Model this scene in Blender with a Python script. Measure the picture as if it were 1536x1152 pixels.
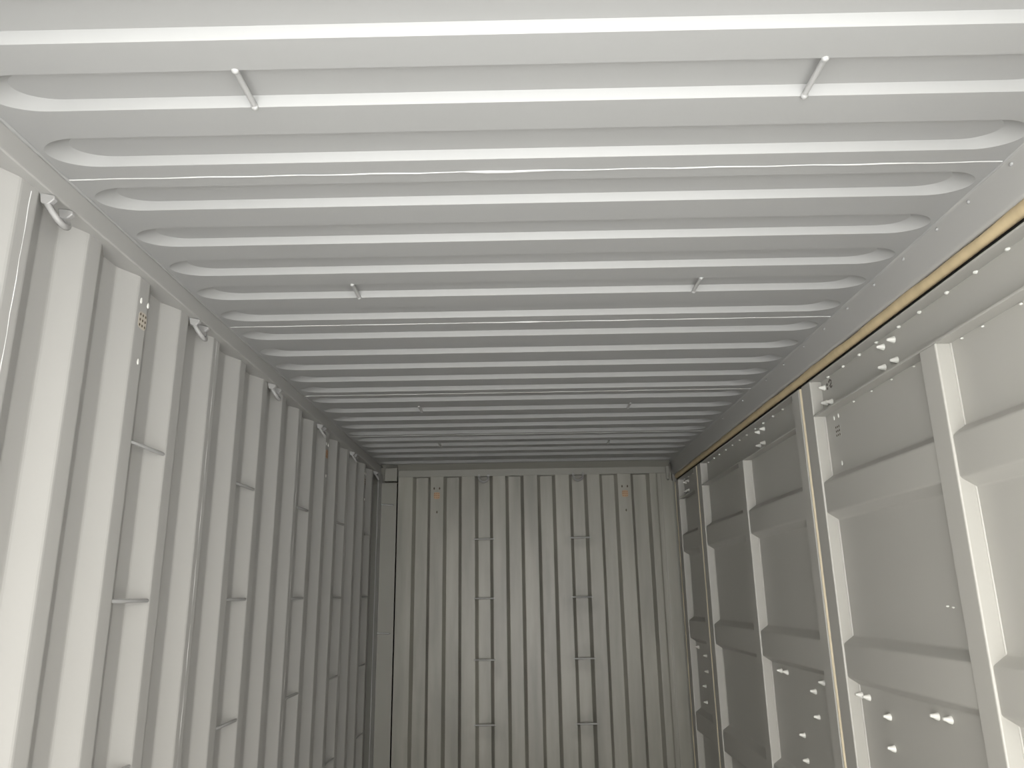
import bpy, bmesh, math, random
from mathutils import Vector, Matrix

random.seed(7)
for o in list(bpy.data.objects):
    bpy.data.objects.remove(o, do_unlink=True)
S = bpy.context.scene
C = S.collection
CZ = 1.69                      # height of the camera above the container floor

# ------------------------------------------------------------------ camera
cam_data = bpy.data.cameras.new('camera')
cam_data.sensor_width = 36.0
cam_data.lens = 1138.8 / 1536 * 36.0
cam_data.clip_start = 0.02
cam = bpy.data.objects.new('camera', cam_data)
C.objects.link(cam)
pit, yaw, rol = 0.2712, -0.0087, -0.0152
F = Vector((math.sin(yaw) * math.cos(pit), math.cos(yaw) * math.cos(pit), math.sin(pit)))
R0 = Vector((math.cos(yaw), -math.sin(yaw), 0))
U0 = R0.cross(F)
R = math.cos(rol) * R0 + math.sin(rol) * U0
U = -math.sin(rol) * R0 + math.cos(rol) * U0
cam.matrix_world = Matrix(((R.x, U.x, -F.x, 0), (R.y, U.y, -F.y, 0), (R.z, U.z, -F.z, CZ), (0, 0, 0, 1)))
S.camera = cam

# ------------------------------------------------------------------ light
world = bpy.data.worlds.new('overcast_sky')
world.use_nodes = True
S.world = world
bg = world.node_tree.nodes['Background']
bg.inputs[0].default_value = (1.0, 0.968, 0.91, 1)
bg.inputs[1].default_value = 1.0
sun_data = bpy.data.lights.new('sun', 'SUN')
sun_data.energy = 3.6
sun_data.angle = 0.02
sun_data.color = (1.0, 0.975, 0.94)
sun = bpy.data.objects.new('sun', sun_data)
C.objects.link(sun)
sun.rotation_euler = Vector((0.15, 0.42, -1.0)).to_track_quat('-Z', 'Y').to_euler()
S.view_settings.view_transform = 'Standard'
S.view_settings.look = 'None'
S.view_settings.gamma = 1.0
S.view_settings.use_curve_mapping = False
S.view_settings.exposure = 2.92

# ------------------------------------------------------------------ materials
def paint(name, col, rough=0.5, var=0.03, scale=3.0, stretch=(1, 1, 1), bump=0.0):
    m = bpy.data.materials.new(name)
    m.use_nodes = True
    nt = m.node_tree
    b = nt.nodes['Principled BSDF']
    b.inputs['Roughness'].default_value = rough
    tc = nt.nodes.new('ShaderNodeTexCoord')
    mp = nt.nodes.new('ShaderNodeMapping')
    mp.inputs['Scale'].default_value = stretch
    n = nt.nodes.new('ShaderNodeTexNoise')
    n.inputs['Scale'].default_value = scale
    n.inputs['Detail'].default_value = 4
    r = nt.nodes.new('ShaderNodeValToRGB')
    r.color_ramp.elements[0].position = 0.3
    r.color_ramp.elements[1].position = 0.7
    r.color_ramp.elements[0].color = tuple(c * (1 - var) for c in col) + (1,)
    r.color_ramp.elements[1].color = tuple(min(1, c * (1 + var)) for c in col) + (1,)
    nt.links.new(tc.outputs['Object'], mp.inputs['Vector'])
    nt.links.new(mp.outputs['Vector'], n.inputs['Vector'])
    nt.links.new(n.outputs['Fac'], r.inputs['Fac'])
    nt.links.new(r.outputs['Color'], b.inputs['Base Color'])
    if bump:
        bp = nt.nodes.new('ShaderNodeBump')
        bp.inputs['Strength'].default_value = bump
        bp.inputs['Distance'].default_value = 0.002
        n2 = nt.nodes.new('ShaderNodeTexNoise')
        n2.inputs['Scale'].default_value = 60
        nt.links.new(tc.outputs['Object'], n2.inputs['Vector'])
        nt.links.new(n2.outputs['Fac'], bp.inputs['Height'])
        nt.links.new(bp.outputs['Normal'], b.inputs['Normal'])
    return m

GREY = (0.288, 0.289, 0.284)
M_paint = paint('grey_container_paint', GREY, 0.5, 0.012, 2.0)
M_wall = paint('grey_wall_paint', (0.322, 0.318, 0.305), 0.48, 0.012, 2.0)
M_door = paint('grey_door_paint', (0.355, 0.348, 0.322), 0.42, 0.012, 2.0)
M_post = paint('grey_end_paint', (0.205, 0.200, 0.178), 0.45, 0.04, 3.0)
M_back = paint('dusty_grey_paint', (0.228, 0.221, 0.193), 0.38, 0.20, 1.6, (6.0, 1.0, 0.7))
def stains(m, spots):
    """darker smudges around the welded rods, each with its own shape"""
    nt = m.node_tree
    b = nt.nodes['Principled BSDF']
    src = b.inputs['Base Color'].links[0].from_socket
    geo = nt.nodes.new('ShaderNodeNewGeometry')
    nz = nt.nodes.new('ShaderNodeTexNoise')
    nz.inputs['Scale'].default_value = 9
    nt.links.new(geo.outputs['Position'], nz.inputs['Vector'])
    for x, z, rx, rz, amt in spots:
        sub = nt.nodes.new('ShaderNodeVectorMath'); sub.operation = 'SUBTRACT'
        sub.inputs[1].default_value = (x, 5.92, z)
        nt.links.new(geo.outputs['Position'], sub.inputs[0])
        mul = nt.nodes.new('ShaderNodeVectorMath'); mul.operation = 'MULTIPLY'
        mul.inputs[1].default_value = (1 / rx, 0, 1 / rz)
        nt.links.new(sub.outputs[0], mul.inputs[0])
        ln = nt.nodes.new('ShaderNodeVectorMath'); ln.operation = 'LENGTH'
        nt.links.new(mul.outputs[0], ln.inputs[0])
        ad = nt.nodes.new('ShaderNodeMath'); ad.operation = 'MULTIPLY_ADD'
        ad.inputs[1].default_value = 0.9
        nt.links.new(nz.outputs['Fac'], ad.inputs[0])
        nt.links.new(ln.outputs['Value'], ad.inputs[2])
        mr = nt.nodes.new('ShaderNodeMapRange')
        mr.interpolation_type = 'SMOOTHSTEP'
        mr.inputs['From Min'].default_value = 0.75
        mr.inputs['From Max'].default_value = 1.5
        mr.inputs['To Min'].default_value = amt
        mr.inputs['To Max'].default_value = 1.0
        nt.links.new(ad.outputs[0], mr.inputs['Value'])
        mx = nt.nodes.new('ShaderNodeVectorMath'); mx.operation = 'SCALE'
        nt.links.new(src, mx.inputs[0])
        nt.links.new(mr.outputs[0], mx.inputs['Scale'])
        src = mx.outputs[0]
    nt.links.new(src, b.inputs['Base Color'])
stains(M_back, [(0.45, CZ + 0.39, 0.16, 0.07, 0.86), (0.45, CZ - 0.06, 0.17, 0.12, 0.84), (0.45, CZ - 0.46, 0.15, 0.14, 0.82), (0.44, CZ - 0.91, 0.14, 0.12, 0.82),
                (-0.24, CZ - 0.93, 0.14, 0.12, 0.85), (-0.18, CZ - 0.52, 0.05, 0.10, 0.86), (-0.60, CZ - 1.0, 0.30, 0.5, 0.88), (0.08, CZ - 0.50, 0.035, 0.35, 0.87), (0.20, CZ + 0.10, 0.03, 0.3, 0.88)])
M_weld = paint('painted_weld', (0.46, 0.46, 0.455), 0.45, 0.03, 40)
M_sealant = paint('pale_sealant', (0.62, 0.62, 0.585), 0.5, 0.04, 60)
M_tan = paint('tan_rubber', (0.47, 0.375, 0.23), 0.7, 0.08, 8, (1, 3, 1))
M_cream = paint('cream_rubber', (0.62, 0.55, 0.40), 0.6, 0.06, 10)
M_black = paint('gap_shade_black', (0.02, 0.019, 0.017), 0.8, 0.1, 10)  # paints in the shade of the gap behind the seal
M_rod = paint('grey_rod_paint', (0.33, 0.33, 0.325), 0.45, 0.03, 30)
M_ring = paint('zinc_steel', (0.27, 0.267, 0.262), 0.42, 0.05, 40)
M_hole = paint('dark_hole', (0.07, 0.055, 0.035), 0.9, 0.1, 40)
M_rusthole = paint('rusty_hole', (0.24, 0.13, 0.065), 0.9, 0.2, 40)
M_vent_tan = paint('unpainted_vent_plate', (0.42, 0.385, 0.33), 0.6, 0.05, 40)
M_vent_orange = paint('orange_vent_plate', (0.36, 0.235, 0.15), 0.7, 0.12, 40)
M_mark = paint('dark_ink', (0.10, 0.09, 0.08), 0.8, 0.1, 40)
M_ground = paint('concrete_yard', (0.43, 0.445, 0.46), 0.9, 0.1, 0.6)

def plywood():
    m = bpy.data.materials.new('plywood_floor')
    m.use_nodes = True
    nt = m.node_tree
    b = nt.nodes['Principled BSDF']
    b.inputs['Roughness'].default_value = 0.6
    tc = nt.nodes.new('ShaderNodeTexCoord')
    w = nt.nodes.new('ShaderNodeTexWave')
    w.inputs['Scale'].default_value = 1.2
    w.inputs['Distortion'].default_value = 6
    w.inputs['Detail'].default_value = 3
    r = nt.nodes.new('ShaderNodeValToRGB')
    r.color_ramp.elements[0].color = (0.115, 0.105, 0.095, 1)
    r.color_ramp.elements[1].color = (0.15, 0.138, 0.125, 1)
    nt.links.new(tc.outputs['Object'], w.inputs['Vector'])
    nt.links.new(w.outputs['Fac'], r.inputs['Fac'])
    nt.links.new(r.outputs['Color'], b.inputs['Base Color'])
    return m
M_floor = plywood()

# ------------------------------------------------------------------ helpers (z given relative to the camera height)
def link(name, bm, mat, parent=None, smooth=None, flip_check=True):
    if flip_check:
        bmesh.ops.recalc_face_normals(bm, faces=bm.faces)
    me = bpy.data.meshes.new(name)
    bm.to_mesh(me)
    bm.free()
    me.materials.append(mat)
    if smooth is not None:
        me.shade_smooth()
        me.set_sharp_from_angle(angle=math.radians(smooth))
    o = bpy.data.objects.new(name, me)
    C.objects.link(o)
    if parent is not None:
        o.parent = parent
        o.matrix_parent_inverse = Matrix.Translation(-Vector(parent.location)) if parent.type == 'EMPTY' else Matrix()
    return o

def empty(name, loc):
    o = bpy.data.objects.new(name, None)
    o.empty_display_size = 0.05
    o.location = loc
    C.objects.link(o)
    return o

def tag(o, label, cat, group=None):
    o['label'] = label
    o['category'] = cat
    if group:
        o['group'] = group
    return o

def structure(o, label, cat):
    o['kind'] = 'structure'
    o['label'] = label
    o['category'] = cat
    return o

def box(bm, x0, x1, y0, y1, z0, z1, bev=0.0):
    z0 += CZ; z1 += CZ
    m = Matrix.Translation(((x0 + x1) / 2, (y0 + y1) / 2, (z0 + z1) / 2)) @ Matrix.Diagonal((abs(x1 - x0), abs(y1 - y0), abs(z1 - z0), 1))
    r = bmesh.ops.create_cube(bm, size=1, matrix=m)
    if bev:
        es = list({e for v in r['verts'] for e in v.link_edges})
        bmesh.ops.bevel(bm, geom=es, offset=bev, segments=2, affect='EDGES', profile=0.5)
    return bm

def fillet(pts, r, n=2):
    out = [pts[0]]
    for a, b, c in zip(pts, pts[1:], pts[2:]):
        A, B, Cc = Vector(a), Vector(b), Vector(c)
        d1 = (A - B); d2 = (Cc - B)
        k = min(r, d1.length * 0.45, d2.length * 0.45)
        p, q = B + d1.normalized() * k, B + d2.normalized() * k
        for i in range(n + 1):
            t = i / n
            out.append(tuple((1 - t) ** 2 * p + 2 * t * (1 - t) * B + t * t * q))
    out.append(pts[-1])
    return out

def sheet(bm, pts, ext, a, b, back):
    """pts: 2-D profile; ext maps (u, v, w) -> xyz; swept from w=a to w=b, with a plate thickness vector (du, dv)"""
    n = len(pts)
    fr = [[bm.verts.new(ext(u, v, w)) for u, v in pts] for w in (a, b)]
    bk = [[bm.verts.new(ext(u + back[0], v + back[1], w)) for u, v in pts] for w in (a, b)]
    for i in range(n - 1):
        bm.faces.new((fr[0][i], fr[0][i + 1], fr[1][i + 1], fr[1][i]))
        bm.faces.new((bk[0][i], bk[1][i], bk[1][i + 1], bk[0][i + 1]))
    for k in (0, 1):
        for i in range(n - 1):
            f = (fr[k][i], bk[k][i], bk[k][i + 1], fr[k][i + 1])
            bm.faces.new(f)
    for i in (0, n - 1):
        bm.faces.new((fr[0][i], fr[1][i], bk[1][i], bk[0][i]))
    return bm

def tube(bm, path, rad, seg=10, cap=True):
    pts = [Vector(p) for p in path]
    rings = []
    n = len(pts)
    for i, p in enumerate(pts):
        t = (pts[min(i + 1, n - 1)] - pts[max(i - 1, 0)]).normalized()
        up = Vector((0, 0, 1)) if abs(t.z) < 0.9 else Vector((1, 0, 0))
        s = t.cross(up).normalized()
        w = s.cross(t)
        r = rad[i] if isinstance(rad, (list, tuple)) else rad
        rings.append([bm.verts.new(p + r * (math.cos(2 * math.pi * k / seg) * s + math.sin(2 * math.pi * k / seg) * w)) for k in range(seg)])
    for a, b in zip(rings, rings[1:]):
        for k in range(seg):
            bm.faces.new((a[k], a[(k + 1) % seg], b[(k + 1) % seg], b[k]))
    if cap:
        bm.faces.new(rings[0][::-1])
        bm.faces.new(rings[-1])
    return bm

def blob(bm, c, r, sq=(1, 1, 1)):
    m = Matrix.Translation(c) @ Matrix.Diagonal((sq[0], sq[1], sq[2], 1))
    bmesh.ops.create_icosphere(bm, subdivisions=2, radius=r, matrix=m)
    return bm

BACK = 5.90          # front plane of the back wall
FRONT = 0.22         # door sill, just in front of the camera
FLOOR = -CZ
H = 0.99             # ceiling plane above the camera

# ------------------------------------------------------------------ ground and floor
bm = bmesh.new()
box(bm, -14, 14, -22, 12, FLOOR - 0.42, FLOOR - 0.30)
structure(link('ground', bm, M_ground), 'pale concrete yard outside the open container end', 'ground')
bm = bmesh.new()
box(bm, -1.23, 1.30, FRONT, BACK + 0.09, FLOOR - 0.03, FLOOR)
structure(link('floor', bm, M_floor), 'plywood floor of the container', 'floor')

# ------------------------------------------------------------------ ceiling: pressed roof panels with oval-ended pockets
YB = [1.168, 1.367, 1.58, 1.792, 2.008, 2.218, 2.422, 2.632, 2.846, 3.061, 3.266, 3.466, 3.660, 3.872, 4.095, 4.306, 4.512, 4.712, 4.914, 5.110, 5.312, 5.531, 5.80]
YB = [0.548, 0.755, 0.962] + YB
XL, XR = -1.09, 1.18
W = 0.116
PX0, PX1 = -1.072, 1.163

def outline(yc, hw, x0, x1, rx, n=16):
    """closed stadium with elliptical ends, counted so that every ring matches"""
    pts = []
    for i in range(2 * n + 1):              # right end, from -90 to +90 degrees
        a = -math.pi / 2 + math.pi * i / (2 * n)
        pts.append((x1 - rx + rx * math.cos(a), yc + hw * math.sin(a)))
    for i in range(2 * n + 1):              # left end
        a = math.pi / 2 + math.pi * i / (2 * n)
        pts.append((x0 + rx + rx * math.cos(a), yc + hw * math.sin(a)))
    return pts

def rect_ring(x0, x1, rx, ya, yb, n=16):
    pts = []
    def lerp(p, q, t): return (p[0] + (q[0] - p[0]) * t, p[1] + (q[1] - p[1]) * t)
    ym = (ya + yb) / 2
    seq = [((x1 - rx, ya), (XR, ya), (XR, ym), (XR, yb), (x1 - rx, yb)),
           ((x0 + rx, yb), (XL, yb), (XL, ym), (XL, ya), (x0 + rx, ya))]
    for s in seq:
        for i in range(2 * n + 1):
            t = i / (2 * n) * 4
            k = min(int(t), 3)
            pts.append(lerp(s[k], s[k + 1], t - k))
    return pts

bm = bmesh.new()
edges_y = [FRONT]
for a, b in zip(YB, YB[1:]):
    edges_y.append((a + b - W) / 2)
edges_y.append(YB[-1] + 0.035)
for i, yb in enumerate(YB):
    ya = edges_y[i]; yz = edges_y[i + 1]
    yc, hw = yb - W / 2, W / 2
    specs = [(0.0, 0.0, 0.0), (0.0125, 0.052, 0.0195)]
    rings = [[bm.verts.new((x, y, CZ + H)) for x, y in rect_ring(PX0, PX1, 0.10, ya, yz)]]
    for side, tip, d in specs:
        rings.append([bm.verts.new((x, y, CZ + H + d)) for x, y in outline(yc, hw - side, PX0 + tip, PX1 - tip, 0.10 - tip * 0.25)])
    n = len(rings[0])
    for r0, r1 in zip(rings, rings[1:]):
        for k in range(n):
            bm.faces.new((r0[k], r0[(k + 1) % n], r1[(k + 1) % n], r1[k]))
    bm.faces.new(rings[-1])
bmesh.ops.remove_doubles(bm, verts=bm.verts, dist=0.0004)
# upper skin keeps the daylight out
top = [bm.verts.new(p) for p in ((-1.235, FRONT, CZ + H + 0.03), (1.31, FRONT, CZ + H + 0.03), (1.31, BACK + .1, CZ + H + 0.03), (-1.235, BACK + .1, CZ + H + 0.03))]
bm.faces.new(top)
ceiling = link('ceiling', bm, M_paint, smooth=16)
structure(ceiling, 'light grey pressed steel roof with long oval-ended ribs', 'ceiling')
for i, y in enumerate((0.62, 1.634, 2.690, 3.720, 4.745)):
    bm = bmesh.new()
    path = []
    for k in range(41):
        x = XL + 0.005 + (XR - XL - 0.01) * k / 40
        path.append((x, y + 0.0015 * math.sin(k * 1.7 + i), CZ + H - 0.0005))
    rad = [0.0014 + 0.0008 * (0.5 + 0.5 * math.sin(k * 0.9 + 2 * i)) for k in range(41)]
    if i == 1:
        rad[18] = 0.0048; rad[19] = 0.004; rad[20] = 0.003
    if i == 2:
        rad[20] = 0.0045
    tube(bm, path, rad, 6)
    link('weld_seam', bm, M_weld, ceiling)

# ------------------------------------------------------------------ left wall
XI, XO = -1.117, -1.155
pts = [(XI, FRONT)]
k0 = -6
for k in range(k0, 16):
    s = 1.798 + 0.278 * k
    if s + 0.061 < FRONT + 0.02: continue
    if s > BACK - 0.05: break
    seq = [(XI, s), (XI, s + 0.061), (XO, s + 0.061 + 0.078), (XO, s + 0.061 + 0.078 + 0.071)]
    for p in seq:
        if p[1] > pts[-1][1] + 0.003 and p[1] < BACK + 0.04:
            pts.append(p)
pts.append((XI if pts[-1][0] == XO and BACK + 0.045 - pts[-1][1] > 0.05 else pts[-1][0], BACK + 0.05))
LW = pts
bm = bmesh.new()
sheet(bm, fillet(pts, 0.006, 2), lambda u, v, w: (u, v, w + CZ), FLOOR, 0.985, (-0.004, 0))
wall_left = structure(link('wall_left', bm, M_wall), 'light grey corrugated steel side wall with vertical ribs', 'wall')
bm = bmesh.new()
box(bm, -1.235, -1.225, FRONT, BACK + 0.10, FLOOR - 0.03, H + 0.03)  # unseen plate added behind the ribs to stop daylight leaks
link('light_blocker', bm, M_paint, wall_left)
for y, z0, z1 in ((1.556, FLOOR, 0.915), (2.663, FLOOR, 0.93), (3.776, FLOOR, 0.93), (4.888, FLOOR, 0.93)):
    bm = bmesh.new()
    path = [(XI - 0.0006, y + 0.0012 * math.sin(k * 2.1), CZ + z0 + (z1 - z0) * k / 60) for k in range(61)]
    rad = [(0.0013 if y < 2 else 0.0007) + 0.0008 * (0.5 + 0.5 * math.sin(k * 1.3)) for k in range(61)]
    tube(bm, path, rad, 6)
    link('weld_seam', bm, M_weld, wall_left)

# top rail above it
bm = bmesh.new()
prof = [(-1.093, 0.995), (-1.091, 0.985), (-1.0885, 0.927), (-1.175, 0.932)]
sheet(bm, fillet(prof, 0.006, 3), lambda u, v, w: (u, w, v + CZ), FRONT, BACK + 0.0, (-0.03, 0.04))
trim1 = structure(link('trim_1', bm, M_wall), 'grey top side rail between corrugated wall and roof', 'rail')
bm = bmesh.new()
tube(bm, [(-1.0885, FRONT + 0.05 + k * 0.1, CZ + H - 0.001) for k in range(58)], [0.004 + 0.0012 * math.sin(k * 2.3) for k in range(58)], 6)
link('weld_seam', bm, M_paint, trim1)

# ------------------------------------------------------------------ back wall
REC = [(-0.827, -0.707), (-0.588, -0.465), (-0.342, -0.224), (-0.105, 0.017), (0.143, 0.264), (0.391, 0.511), (0.628, 0.749), (0.870, 0.997)]
REC = [(a + 0.002, b - 0.002) for a, b in REC]
pts = [(-0.951, BACK + 0.055), (-0.951, BACK)]
sl = 0.011
for a, b in REC:
    pts += [(a - sl, BACK), (a + sl, BACK + 0.045), (b - sl, BACK + 0.045), (b + sl, BACK)]
pts += [(1.058, BACK), (1.066, BACK + 0.006), (1.095, BACK + 0.006), (1.10, BACK), (1.178, BACK)]
bm = bmesh.new()
sheet(bm, fillet(pts, 0.004, 2), lambda u, v, w: (u, v, w + CZ), FLOOR, 0.905, (0, 0.004))
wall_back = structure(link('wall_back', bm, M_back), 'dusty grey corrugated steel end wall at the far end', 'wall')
bm = bmesh.new()
box(bm, -1.235, 1.31, BACK + 0.085, BACK + 0.10, FLOOR - 0.03, H + 0.03)  # added plate, closes light leaks at the far corners
link('light_blocker', bm, M_back, wall_back)
bm = bmesh.new()
prof = [(BACK - 0.065, 0.992), (BACK - 0.055, 0.986), (BACK - 0.002, 0.950), (BACK - 0.002, 0.901), (BACK + 0.002, 0.897), (BACK + 0.07, 0.897)]
sheet(bm, fillet(prof, 0.003, 2), lambda u, v, w: (w, u, v + CZ), -0.951, 1.16, (0.03, 0.05))
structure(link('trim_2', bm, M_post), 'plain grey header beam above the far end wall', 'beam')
# left corner post at the far end
bm = bmesh.new()
prof = [(-1.16, BACK + 0.014), (-0.962, BACK + 0.014), (-0.962, BACK + 0.07)]
sheet(bm, prof, lambda u, v, w: (u, v, w + CZ), FLOOR, 0.857, (0, 0.004))
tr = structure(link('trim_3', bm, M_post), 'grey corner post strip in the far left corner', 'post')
bm = bmesh.new()
box(bm, -1.055, -0.960, BACK - 0.004, BACK + 0.06, 0.870, 0.972, 0.002)
link('corner_block', bm, M_post, tr)
bm = bmesh.new()
box(bm, -1.085, -1.080, BACK - 0.13, BACK + 0.02, FLOOR, 0.92, 0.002)
link('edge_strip', bm, M_rod, tr)
# right corner post at the far end
bm = bmesh.new()
box(bm, 1.168, 1.19, BACK + 0.004, BACK + 0.05, FLOOR, 0.84, 0.003)
box(bm, 1.19, 1.30, BACK + 0.03, BACK + 0.05, FLOOR, 0.99)
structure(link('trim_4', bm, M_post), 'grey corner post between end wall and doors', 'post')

# ------------------------------------------------------------------ right top header with its rubber seal
bm = bmesh.new()
prof = [(1.172, 0.996), (1.181, 0.986), (1.196, 0.892), (1.202, 0.886), (1.262, 0.886), (1.262, 0.80)]
sheet(bm, fillet(prof, 0.004, 2), lambda u, v, w: (u, w, v + CZ), FRONT, BACK + 0.03, (0.03, 0.03))
trim5 = structure(link('trim_5', bm, M_wall), 'smooth grey header rail above the side doors', 'rail')
bm = bmesh.new()
tube(bm, [(1.1815, FRONT + 0.05 + k * 0.1, CZ + H - 0.001) for k in range(58)], [0.0035 + 0.001 * math.sin(k * 1.9) for k in range(58)], 6)
link('weld_seam', bm, M_paint, trim5)
bm = bmesh.new()
box(bm, 1.128, 1.150, BACK - 0.06, BACK - 0.054, 0.842, 0.945, 0.002)
box(bm, 1.144, 1.150, BACK - 0.06, BACK, 0.842, 0.945, 0.001)
link('end_bracket', bm, M_post, trim5)
for y in (1.40, 1.618, 1.798, 1.954, 2.15, 2.35, 2.563, 2.78, 3.0, 3.25, 3.5, 3.9, 4.316):
    bm = bmesh.new()
    blob(bm, (1.184, y, CZ + 0.972), 0.0055, (1, 1.3, 1))
    link('weld_tack', bm, M_paint, trim5)
bm = bmesh.new()
ys = [FRONT + 0.02 + k * 0.03 for k in range(int((BACK - FRONT) / 0.03))]
rings = []
for i, y in enumerate(ys):
    wob = 0.0025 * math.sin(y * 9.0) + 0.0018 * math.sin(y * 23.0 + 1)
    rings.append([bm.verts.new((1.213 - 0.014 * math.cos(a), y, CZ + 0.8695 + (0.0185 + (wob if math.sin(a) > 0 else 0)) * math.sin(a))) for a in [2 * math.pi * j / 14 for j in range(14)]])
for a, b in zip(rings, rings[1:]):
    for k in range(14):
        bm.faces.new((a[k], a[(k + 1) % 14], b[(k + 1) % 14], b[k]))
bm.faces.new(rings[0]); bm.faces.new(rings[-1][::-1])
o = link('rubber_seal', bm, M_tan, trim5, smooth=60)
o['label'] = 'tan rubber seal strip'
bm = bmesh.new()
box(bm, 1.226, 1.260, FRONT, BACK + 0.03, 0.8345, 0.884)  # black box added to block light and paint the gap dark
o = link('gap_blocker', bm, M_black, trim5)
o['label'] = 'black filler added to darken the gap behind the seal'

# ------------------------------------------------------------------ side door leaves
XF, XP = 1.200, 1.247
DT = 0.833
def bolt_bm(y, z, ln=0.022, tilt=0.0):
    bm = bmesh.new()
    tube(bm, [(XP + 0.003, y, CZ + z), (XP - 0.003, y, CZ + z), (XP - 0.006, y, CZ + z), (XP - ln * 0.55, y, CZ + z + tilt * 0.5), (XP - ln, y, CZ + z + tilt)], [0.0125, 0.0118, 0.0105, 0.0075, 0.004], 10)
    return bm

def door_leaf(n, y0, y1, posts, chan, bolts, label, seal_at=None, dots=()):
    root = empty('door_%d' % n, (XF, (y0 + y1) / 2, 0))
    structure(root, label, 'door')
    sw = 0.085
    # stiles
    for a, b in ((y0, y0 + sw), (y1 - sw - 0.015, y1)):
        bm = bmesh.new()
        box(bm, XF, XP + 0.02, a, b, FLOOR + 0.01, DT, 0.0045)
        if a > y0:
            tube(bm, [(XP - 0.0005, a, CZ + FLOOR + 0.12), (XP - 0.0005, a, CZ + 0.68)], 0.0038, 8)
        link('stile', bm, M_door, root)
    for p in posts:
        bm = bmesh.new()
        box(bm, XF, XP + 0.02, p - 0.045, p + 0.045, FLOOR + 0.1, 0.682, 0.0045)
        tube(bm, [(XP - 0.0005, p - 0.045, CZ + FLOOR + 0.12), (XP - 0.0005, p - 0.045, CZ + 0.68)], 0.0038, 8)
        link('middle_post', bm, M_door, root)
    # top channel, open towards the inside
    ya, yb = y0 + sw - 0.003, y1 - sw - 0.012
    bm = bmesh.new()
    box(bm, XF + 0.001, XP + 0.006, ya, yb, DT - 0.006, DT, 0.0015)
    box(bm, XP, XP + 0.006, ya, yb, 0.687, DT - 0.003)
    box(bm, XF + 0.001, XP + 0.006, ya, yb, 0.681, 0.688, 0.0015)
    link('top_channel', bm, M_door, root)
    bm = bmesh.new()
    box(bm, XF + 0.001, XP + 0.006, ya, yb, FLOOR + 0.02, FLOOR + 0.12, 0.003)
    link('bottom_rail', bm, M_door, root)
    # pressed panel with horizontal ribs
    prof = [(XP, 0.684)]
    for c in (0.354, -0.252, -0.868, -1.40):
        prof += [(XP, c + 0.086), (XF + 0.007, c + 0.058), (XF + 0.007, c - 0.060), (XP, c - 0.086)]
    prof.append((XP, FLOOR + 0.05))
    bm = bmesh.new()
    sheet(bm, fillet(prof, 0.006, 3), lambda u, v, w: (u, w, v + CZ), ya - 0.02, yb + 0.02, (0.004, 0))
    link('pressed_panel', bm, M_door, root)
    for y, z in chan:
        o = link('bolt', bolt_bm(y, z, 0.024, 0), M_sealant, root, smooth=40)
        o['label'] = 'pale sealed bolt end'
    for y, z in bolts:
        o = link('bolt', bolt_bm(y, z, 0.024, 0.003), M_sealant, root, smooth=40)
        o['label'] = 'pale sealed bolt end'
    for y, z in dots:
        bm = bmesh.new()
        blob(bm, (XP - 0.003, y, CZ + z), 0.0062 if z > 0.8 else 0.0038, (1.1, 1.3, 0.8))
        o = link('sealant_dab', bm, M_sealant, root)
        o['label'] = 'small pale dab of sealant'
    if seal_at is not None:
        bm = bmesh.new()
        tube(bm, [(XF + 0.006, seal_at, CZ + FLOOR + 0.02), (XF + 0.006, seal_at, CZ), (XF + 0.006, seal_at, CZ + DT - 0.004)], 0.0068, 10)
        box(bm, XF + 0.012, XP, seal_at - 0.009, seal_at + 0.009, FLOOR + 0.02, DT - 0.004)
        o = link('edge_seal', bm, M_cream, root)
        o['label'] = 'cream rubber edge seal'
    return root

def top_dots(y0, y1):
    out = []
    y = y0
    while y < y1:
        out.append((y + random.uniform(-.008, .008), DT - 0.0085)); y += 0.148
    return out
door_leaf(1, 5.158, 5.880, (), [(5.62, 0.797), (5.70, 0.797), (5.62, 0.726), (5.70, 0.726)],
          [(5.700, -0.374), (5.480, -0.417), (5.475, -0.518), (5.565, -0.620), (5.570, -0.722)],
          'narrow dim grey side door leaf beside the far end wall', 5.899, top_dots(5.30, 5.75))
door_leaf(2, 3.164, 5.130, (4.110,), [(3.80, 0.797), (3.882, 0.797), (3.812, 0.726), (3.890, 0.726)],
          [(3.915, -0.370), (3.832, -0.370), (3.492, -0.416), (3.385, -0.370), (3.483, -0.516), (3.691, -0.620), (3.679, -0.722)],
          'wide grey side door leaf, middle one between two cream seals', 5.144, top_dots(3.35, 5.0))
door_leaf(3, 1.150, 3.130, (2.135,), [(2.401, 0.797), (2.477, 0.797), (2.401, 0.726), (2.488, 0.727), (3.000, 0.795), (2.995, 0.730), (2.945, 0.722)],
          [(3.020, -0.374), (2.958, -0.375), (2.812, -0.419), (2.489, -0.371), (2.415, -0.370), (2.812, -0.518), (2.62, -0.620), (2.63, -0.722)],
          'large pale side door leaf nearest the camera with tall middle post', 3.147, top_dots(1.62, 3.02) + [(1.769, 0.674), (1.931, 0.674), (2.03, 0.674), (2.30, 0.674), (2.45, 0.674), (2.60, 0.674), (2.75, 0.674), (2.300, -0.053), (2.330, -0.050), (2.140, -0.268)])
door_leaf(4, 0.36, 1.118, (), [], [], 'side door leaf beside the open container end', 1.134)
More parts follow.
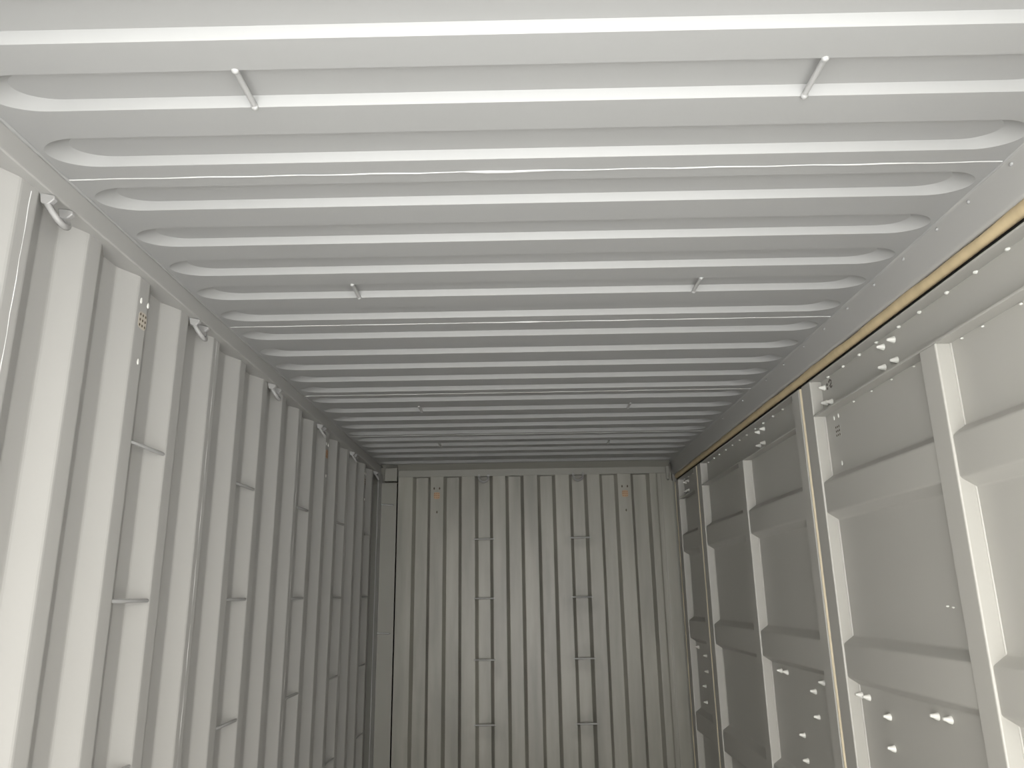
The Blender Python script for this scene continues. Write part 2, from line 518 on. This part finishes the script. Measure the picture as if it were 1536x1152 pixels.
# shallow dark mark on the channel of door 3
d3 = bpy.data.objects['door_3']
bm = bmesh.new()
def mk(y, z): return (XP - 0.0004, y, CZ + z)
tube(bm, [mk(2.952, 0.805), mk(2.940, 0.812), mk(2.928, 0.806), mk(2.930, 0.795), mk(2.944, 0.788), mk(2.936, 0.780), mk(2.924, 0.784)], 0.0032, 6)
blob(bm, mk(2.972, 0.800), 0.006, (0.3, 1, 1))
blob(bm, mk(2.972, 0.784), 0.006, (0.3, 1, 1))
o = link('stencil_mark', bm, M_mark, d3)
o['label'] = 'small dark stencilled mark'
# jamb filling the near end of the side
bm = bmesh.new()
box(bm, XF, XP + 0.03, FRONT, 0.33, FLOOR, 0.885, 0.003)
structure(link('trim_6', bm, M_paint), 'grey corner post at the open container end', 'post')
# plate added behind the leaf joints to shut out daylight
bm = bmesh.new()
box(bm, XP + 0.045, XP + 0.055, FRONT, BACK + 0.10, FLOOR - 0.03, H + 0.03)
structure(link('light_blocker_right', bm, M_door), 'added light-blocking plate behind the folding side doors', 'wall')

# ------------------------------------------------------------------ lashing rods
def rod(path, label, group, rad=0.0058):
    bm = bmesh.new()
    p0 = Vector(path[0])
    tube(bm, path, rad, 10)
    for e in (path[0], path[-1]):
        blob(bm, e, rad * 1.35)
    for v in bm.verts:
        v.co -= p0
    o = link('lashing_rod', bm, M_rod, smooth=50)
    o.location = p0
    tag(o, label, 'rod', group)
    return o

cols = ['nearest', 'second', 'third', 'fourth', 'farthest']
rows = [(0.443, 'topmost'), (0.000, 'second from top'), (-0.452, 'third from top'), (-0.905, 'lowest')]
for ci, cname in enumerate(cols):
    k = 1 + 3 * ci
    ya = 1.798 + 0.278 * k + 0.061
    yb = ya + 0.217
    for ri, (z, rname) in enumerate(rows):
        if ri == 3 and ci < 3: continue
        x = XI - 0.004
        rod([(x - 0.004, ya - 0.002, CZ + z), (x, ya + 0.012, CZ + z), (x, yb - 0.012, CZ + z), (x - 0.004, yb + 0.002, CZ + z)],
            'grey lashing rod on left corrugated wall, %s rod of the %s column' % (rname, cname), 'lashing rods on the left wall')
for z, nm in ((0.690, 'upper'), (-0.258, 'lower')):
    rod([(-1.074, BACK + 0.004, CZ + z), (-1.05, BACK + 0.004, CZ + z), (-0.995, BACK + 0.012, CZ + z - 0.004)],
        'short grey rod stub in far left corner, %s of the two' % nm, 'rod stubs in the far left corner')
for (a, b), side in ((REC[2], 'left'), (REC[5], 'right')):
    for z, rn in ((0.416, 'topmost'), (-0.021, 'second from top'), (-0.455, 'third from top'), (-0.897, 'lowest')):
        y = BACK + 0.003
        rod([(a - sl - 0.004, y, CZ + z), (a, y, CZ + z), (b, y, CZ + z), (b + sl + 0.004, y, CZ + z)],
            'grey lashing rod on far end wall, %s rod of the %s column' % (rn, side), 'lashing rods on the end wall')
for k, rname in ((4, 'row nearest the camera'), (9, 'second row'), (17, 'third row'), (22, 'row farthest away')):
    yb = YB[k]
    for x, side in ((-0.540, 'left'), (0.604, 'right')):
        z = CZ + H + 0.003
        rod([(x, yb - W + 0.002, z - 0.002), (x, yb - W + 0.012, z - 0.001), (x, yb - 0.012, z - 0.001), (x, yb - 0.001, z - 0.003)],
            'grey lashing rod across a roof rib, %s rod of the %s' % (side, rname), 'lashing rods on the roof')

# ------------------------------------------------------------------ lashing rings
def lashing_ring(loc, rz, label, group):
    """D-ring hanging from two lugs; local x runs along the wall, local -y into the room"""
    root = empty('lashing_ring', loc)
    root.rotation_euler = (0, 0, rz)
    tag(root, label, 'ring', group)
    def own(nm, bm, sm=50):
        o = link(nm, bm, M_ring, None, smooth=sm)
        o.parent = root
        return o
    bm = bmesh.new()
    path = []
    for i in range(21):
        a = math.pi * i / 20
        px, dn = -0.037 * math.cos(a), 0.044 * math.sin(a)
        path.append((px, -0.012 - dn * 0.50, 0.004 - dn * 0.92))
    path = [(path[0][0], -0.004, 0.020)] + path + [(path[-1][0], -0.004, 0.020)]
    tube(bm, path, 0.0078, 10)
    own('ring', bm)
    for s in (-1, 1):
        bm = bmesh.new()
        x = 0.037 * s
        vs = [bm.verts.new((x + dx, y, z)) for dx in (-0.008, 0.008) for y, z in ((0.006, 0.028), (-0.030, 0.020), (-0.032, 0.010), (-0.016, -0.004), (0.000, 0.002))]
        bm.faces.new(vs[:5][::-1]); bm.faces.new(vs[5:])
        for i in range(5):
            j = (i + 1) % 5
            bm.faces.new((vs[i], vs[j], vs[5 + j], vs[5 + i]))
        bmesh.ops.bevel(bm, geom=list(bm.edges), offset=0.002, segments=1, affect='EDGES')
        own('lug', bm, 30)
    return root

names = ['largest one nearest the camera', 'second from the camera', 'third from the camera', 'fourth from the camera', 'fifth from the camera', 'tiny one in far corner']
for i, nm in enumerate(names):
    y = 1.634 + 0.8335 * i
    lashing_ring((XI + 0.002, y, CZ + 0.903), math.radians(90), 'grey steel lashing ring under left top rail, %s' % nm, 'lashing rings under the left rail')
for (a, b), side in ((REC[2], 'left'), (REC[5], 'right')):
    lashing_ring(((a + b) / 2, BACK + 0.008, CZ + 0.886), 0, 'small grey lashing ring under far header, %s one of the pair' % side, 'lashing rings on the end wall')

# ------------------------------------------------------------------ air vents: a small block of nine holes with sealant dabs around it
def vent(loc, axis, plate, hole, label, group, w=0.036, h=0.036, dabs=((-0.021, 0.055), (0.021, 0.055), (0.002, -0.128)), dabmat=None, bare=False):
    """axis: 'left' wall facing +x, 'right' facing -x, 'back' facing -y; local u runs along the wall"""
    root = empty('air_vent', loc)
    tag(root, label, 'vent', group)
    def P(u, v, d):
        if axis == 'left': return (d, u, v)
        if axis == 'right': return (-d, u, v)
        return (u, -d, v)
    def own(nm, bm, mat, sm=None):
        o = link(nm, bm, mat, None, smooth=sm)
        o.parent = root
        return o
    if not bare:
        bm = bmesh.new()
        a, b = w / 2 + 0.006, h / 2 + 0.008
        vs = []
        for d in (-0.002, 0.0008):
            for i in range(20):
                t = 2 * math.pi * i / 20
                c, s = math.cos(t), math.sin(t)
                vs.append(bm.verts.new(P(a * math.copysign(abs(c) ** 0.5, c), b * math.copysign(abs(s) ** 0.5, s), d)))
        bm.faces.new(vs[20:])
        for i in range(20):
            bm.faces.new((vs[i], vs[(i + 1) % 20], vs[20 + (i + 1) % 20], vs[20 + i]))
        own('vent_plate', bm, plate)
        for i in range(3):
            for j in range(3):
                bm = bmesh.new()
                u, v = (i - 1) * w * 0.42, (j - 1) * h * 0.45
                r0 = [bm.verts.new(P(u + 0.0036 * math.cos(t), v + 0.0046 * math.sin(t), 0.0002)) for t in [2 * math.pi * k / 10 for k in range(10)]]
                r1 = [bm.verts.new(P(u + 0.0032 * math.cos(t), v + 0.0042 * math.sin(t), 0.0014)) for t in [2 * math.pi * k / 10 for k in range(10)]]
                bm.faces.new(r1)
                for k in range(10):
                    bm.faces.new((r0[k], r0[(k + 1) % 10], r1[(k + 1) % 10], r1[k]))
                own('hole', bm, hole)
    for u, v in dabs:
        bm = bmesh.new()
        p = P(u, v, 0.001)
        sq = [1.0, 1.0, 1.5]
        sq[1 if axis == 'back' else 0] = 0.45
        blob(bm, p, 0.0055, sq)
        for vv in bm.verts:
            if vv.co.z > p[2]: vv.co.z += 0.35 * (vv.co.z - p[2])
        own('sealant_dab', bm, dabmat or M_sealant, 50)
    return root

vent((XI, 2.115, CZ + 0.803), 'left', M_vent_tan, M_hole, 'tan block of nine vent holes on left wall, nearest the camera', 'air vents')
vent((XI, 4.333, CZ + 0.803), 'left', M_vent_orange, M_rusthole, 'reddish vent holes high on the left wall farther back', 'air vents')
vent((XI, 5.443, CZ + 0.803), 'left', M_vent_tan, M_hole, 'dim vent holes on left wall beside the far corner', 'air vents')
vent((XP, 2.925, CZ + 0.600), 'right', M_door, M_hole, 'nine dark vent holes in the pale right side door', 'air vents')
vent((-0.648, BACK, CZ + 0.752), 'back', M_vent_orange, M_rusthole, 'orange vent holes on far end wall, left one', 'air vents', dabmat=M_hole)
vent((0.811, BACK, CZ + 0.745), 'back', M_vent_orange, M_rusthole, 'orange vent holes on far end wall, right one beside the doors', 'air vents', dabmat=M_hole)
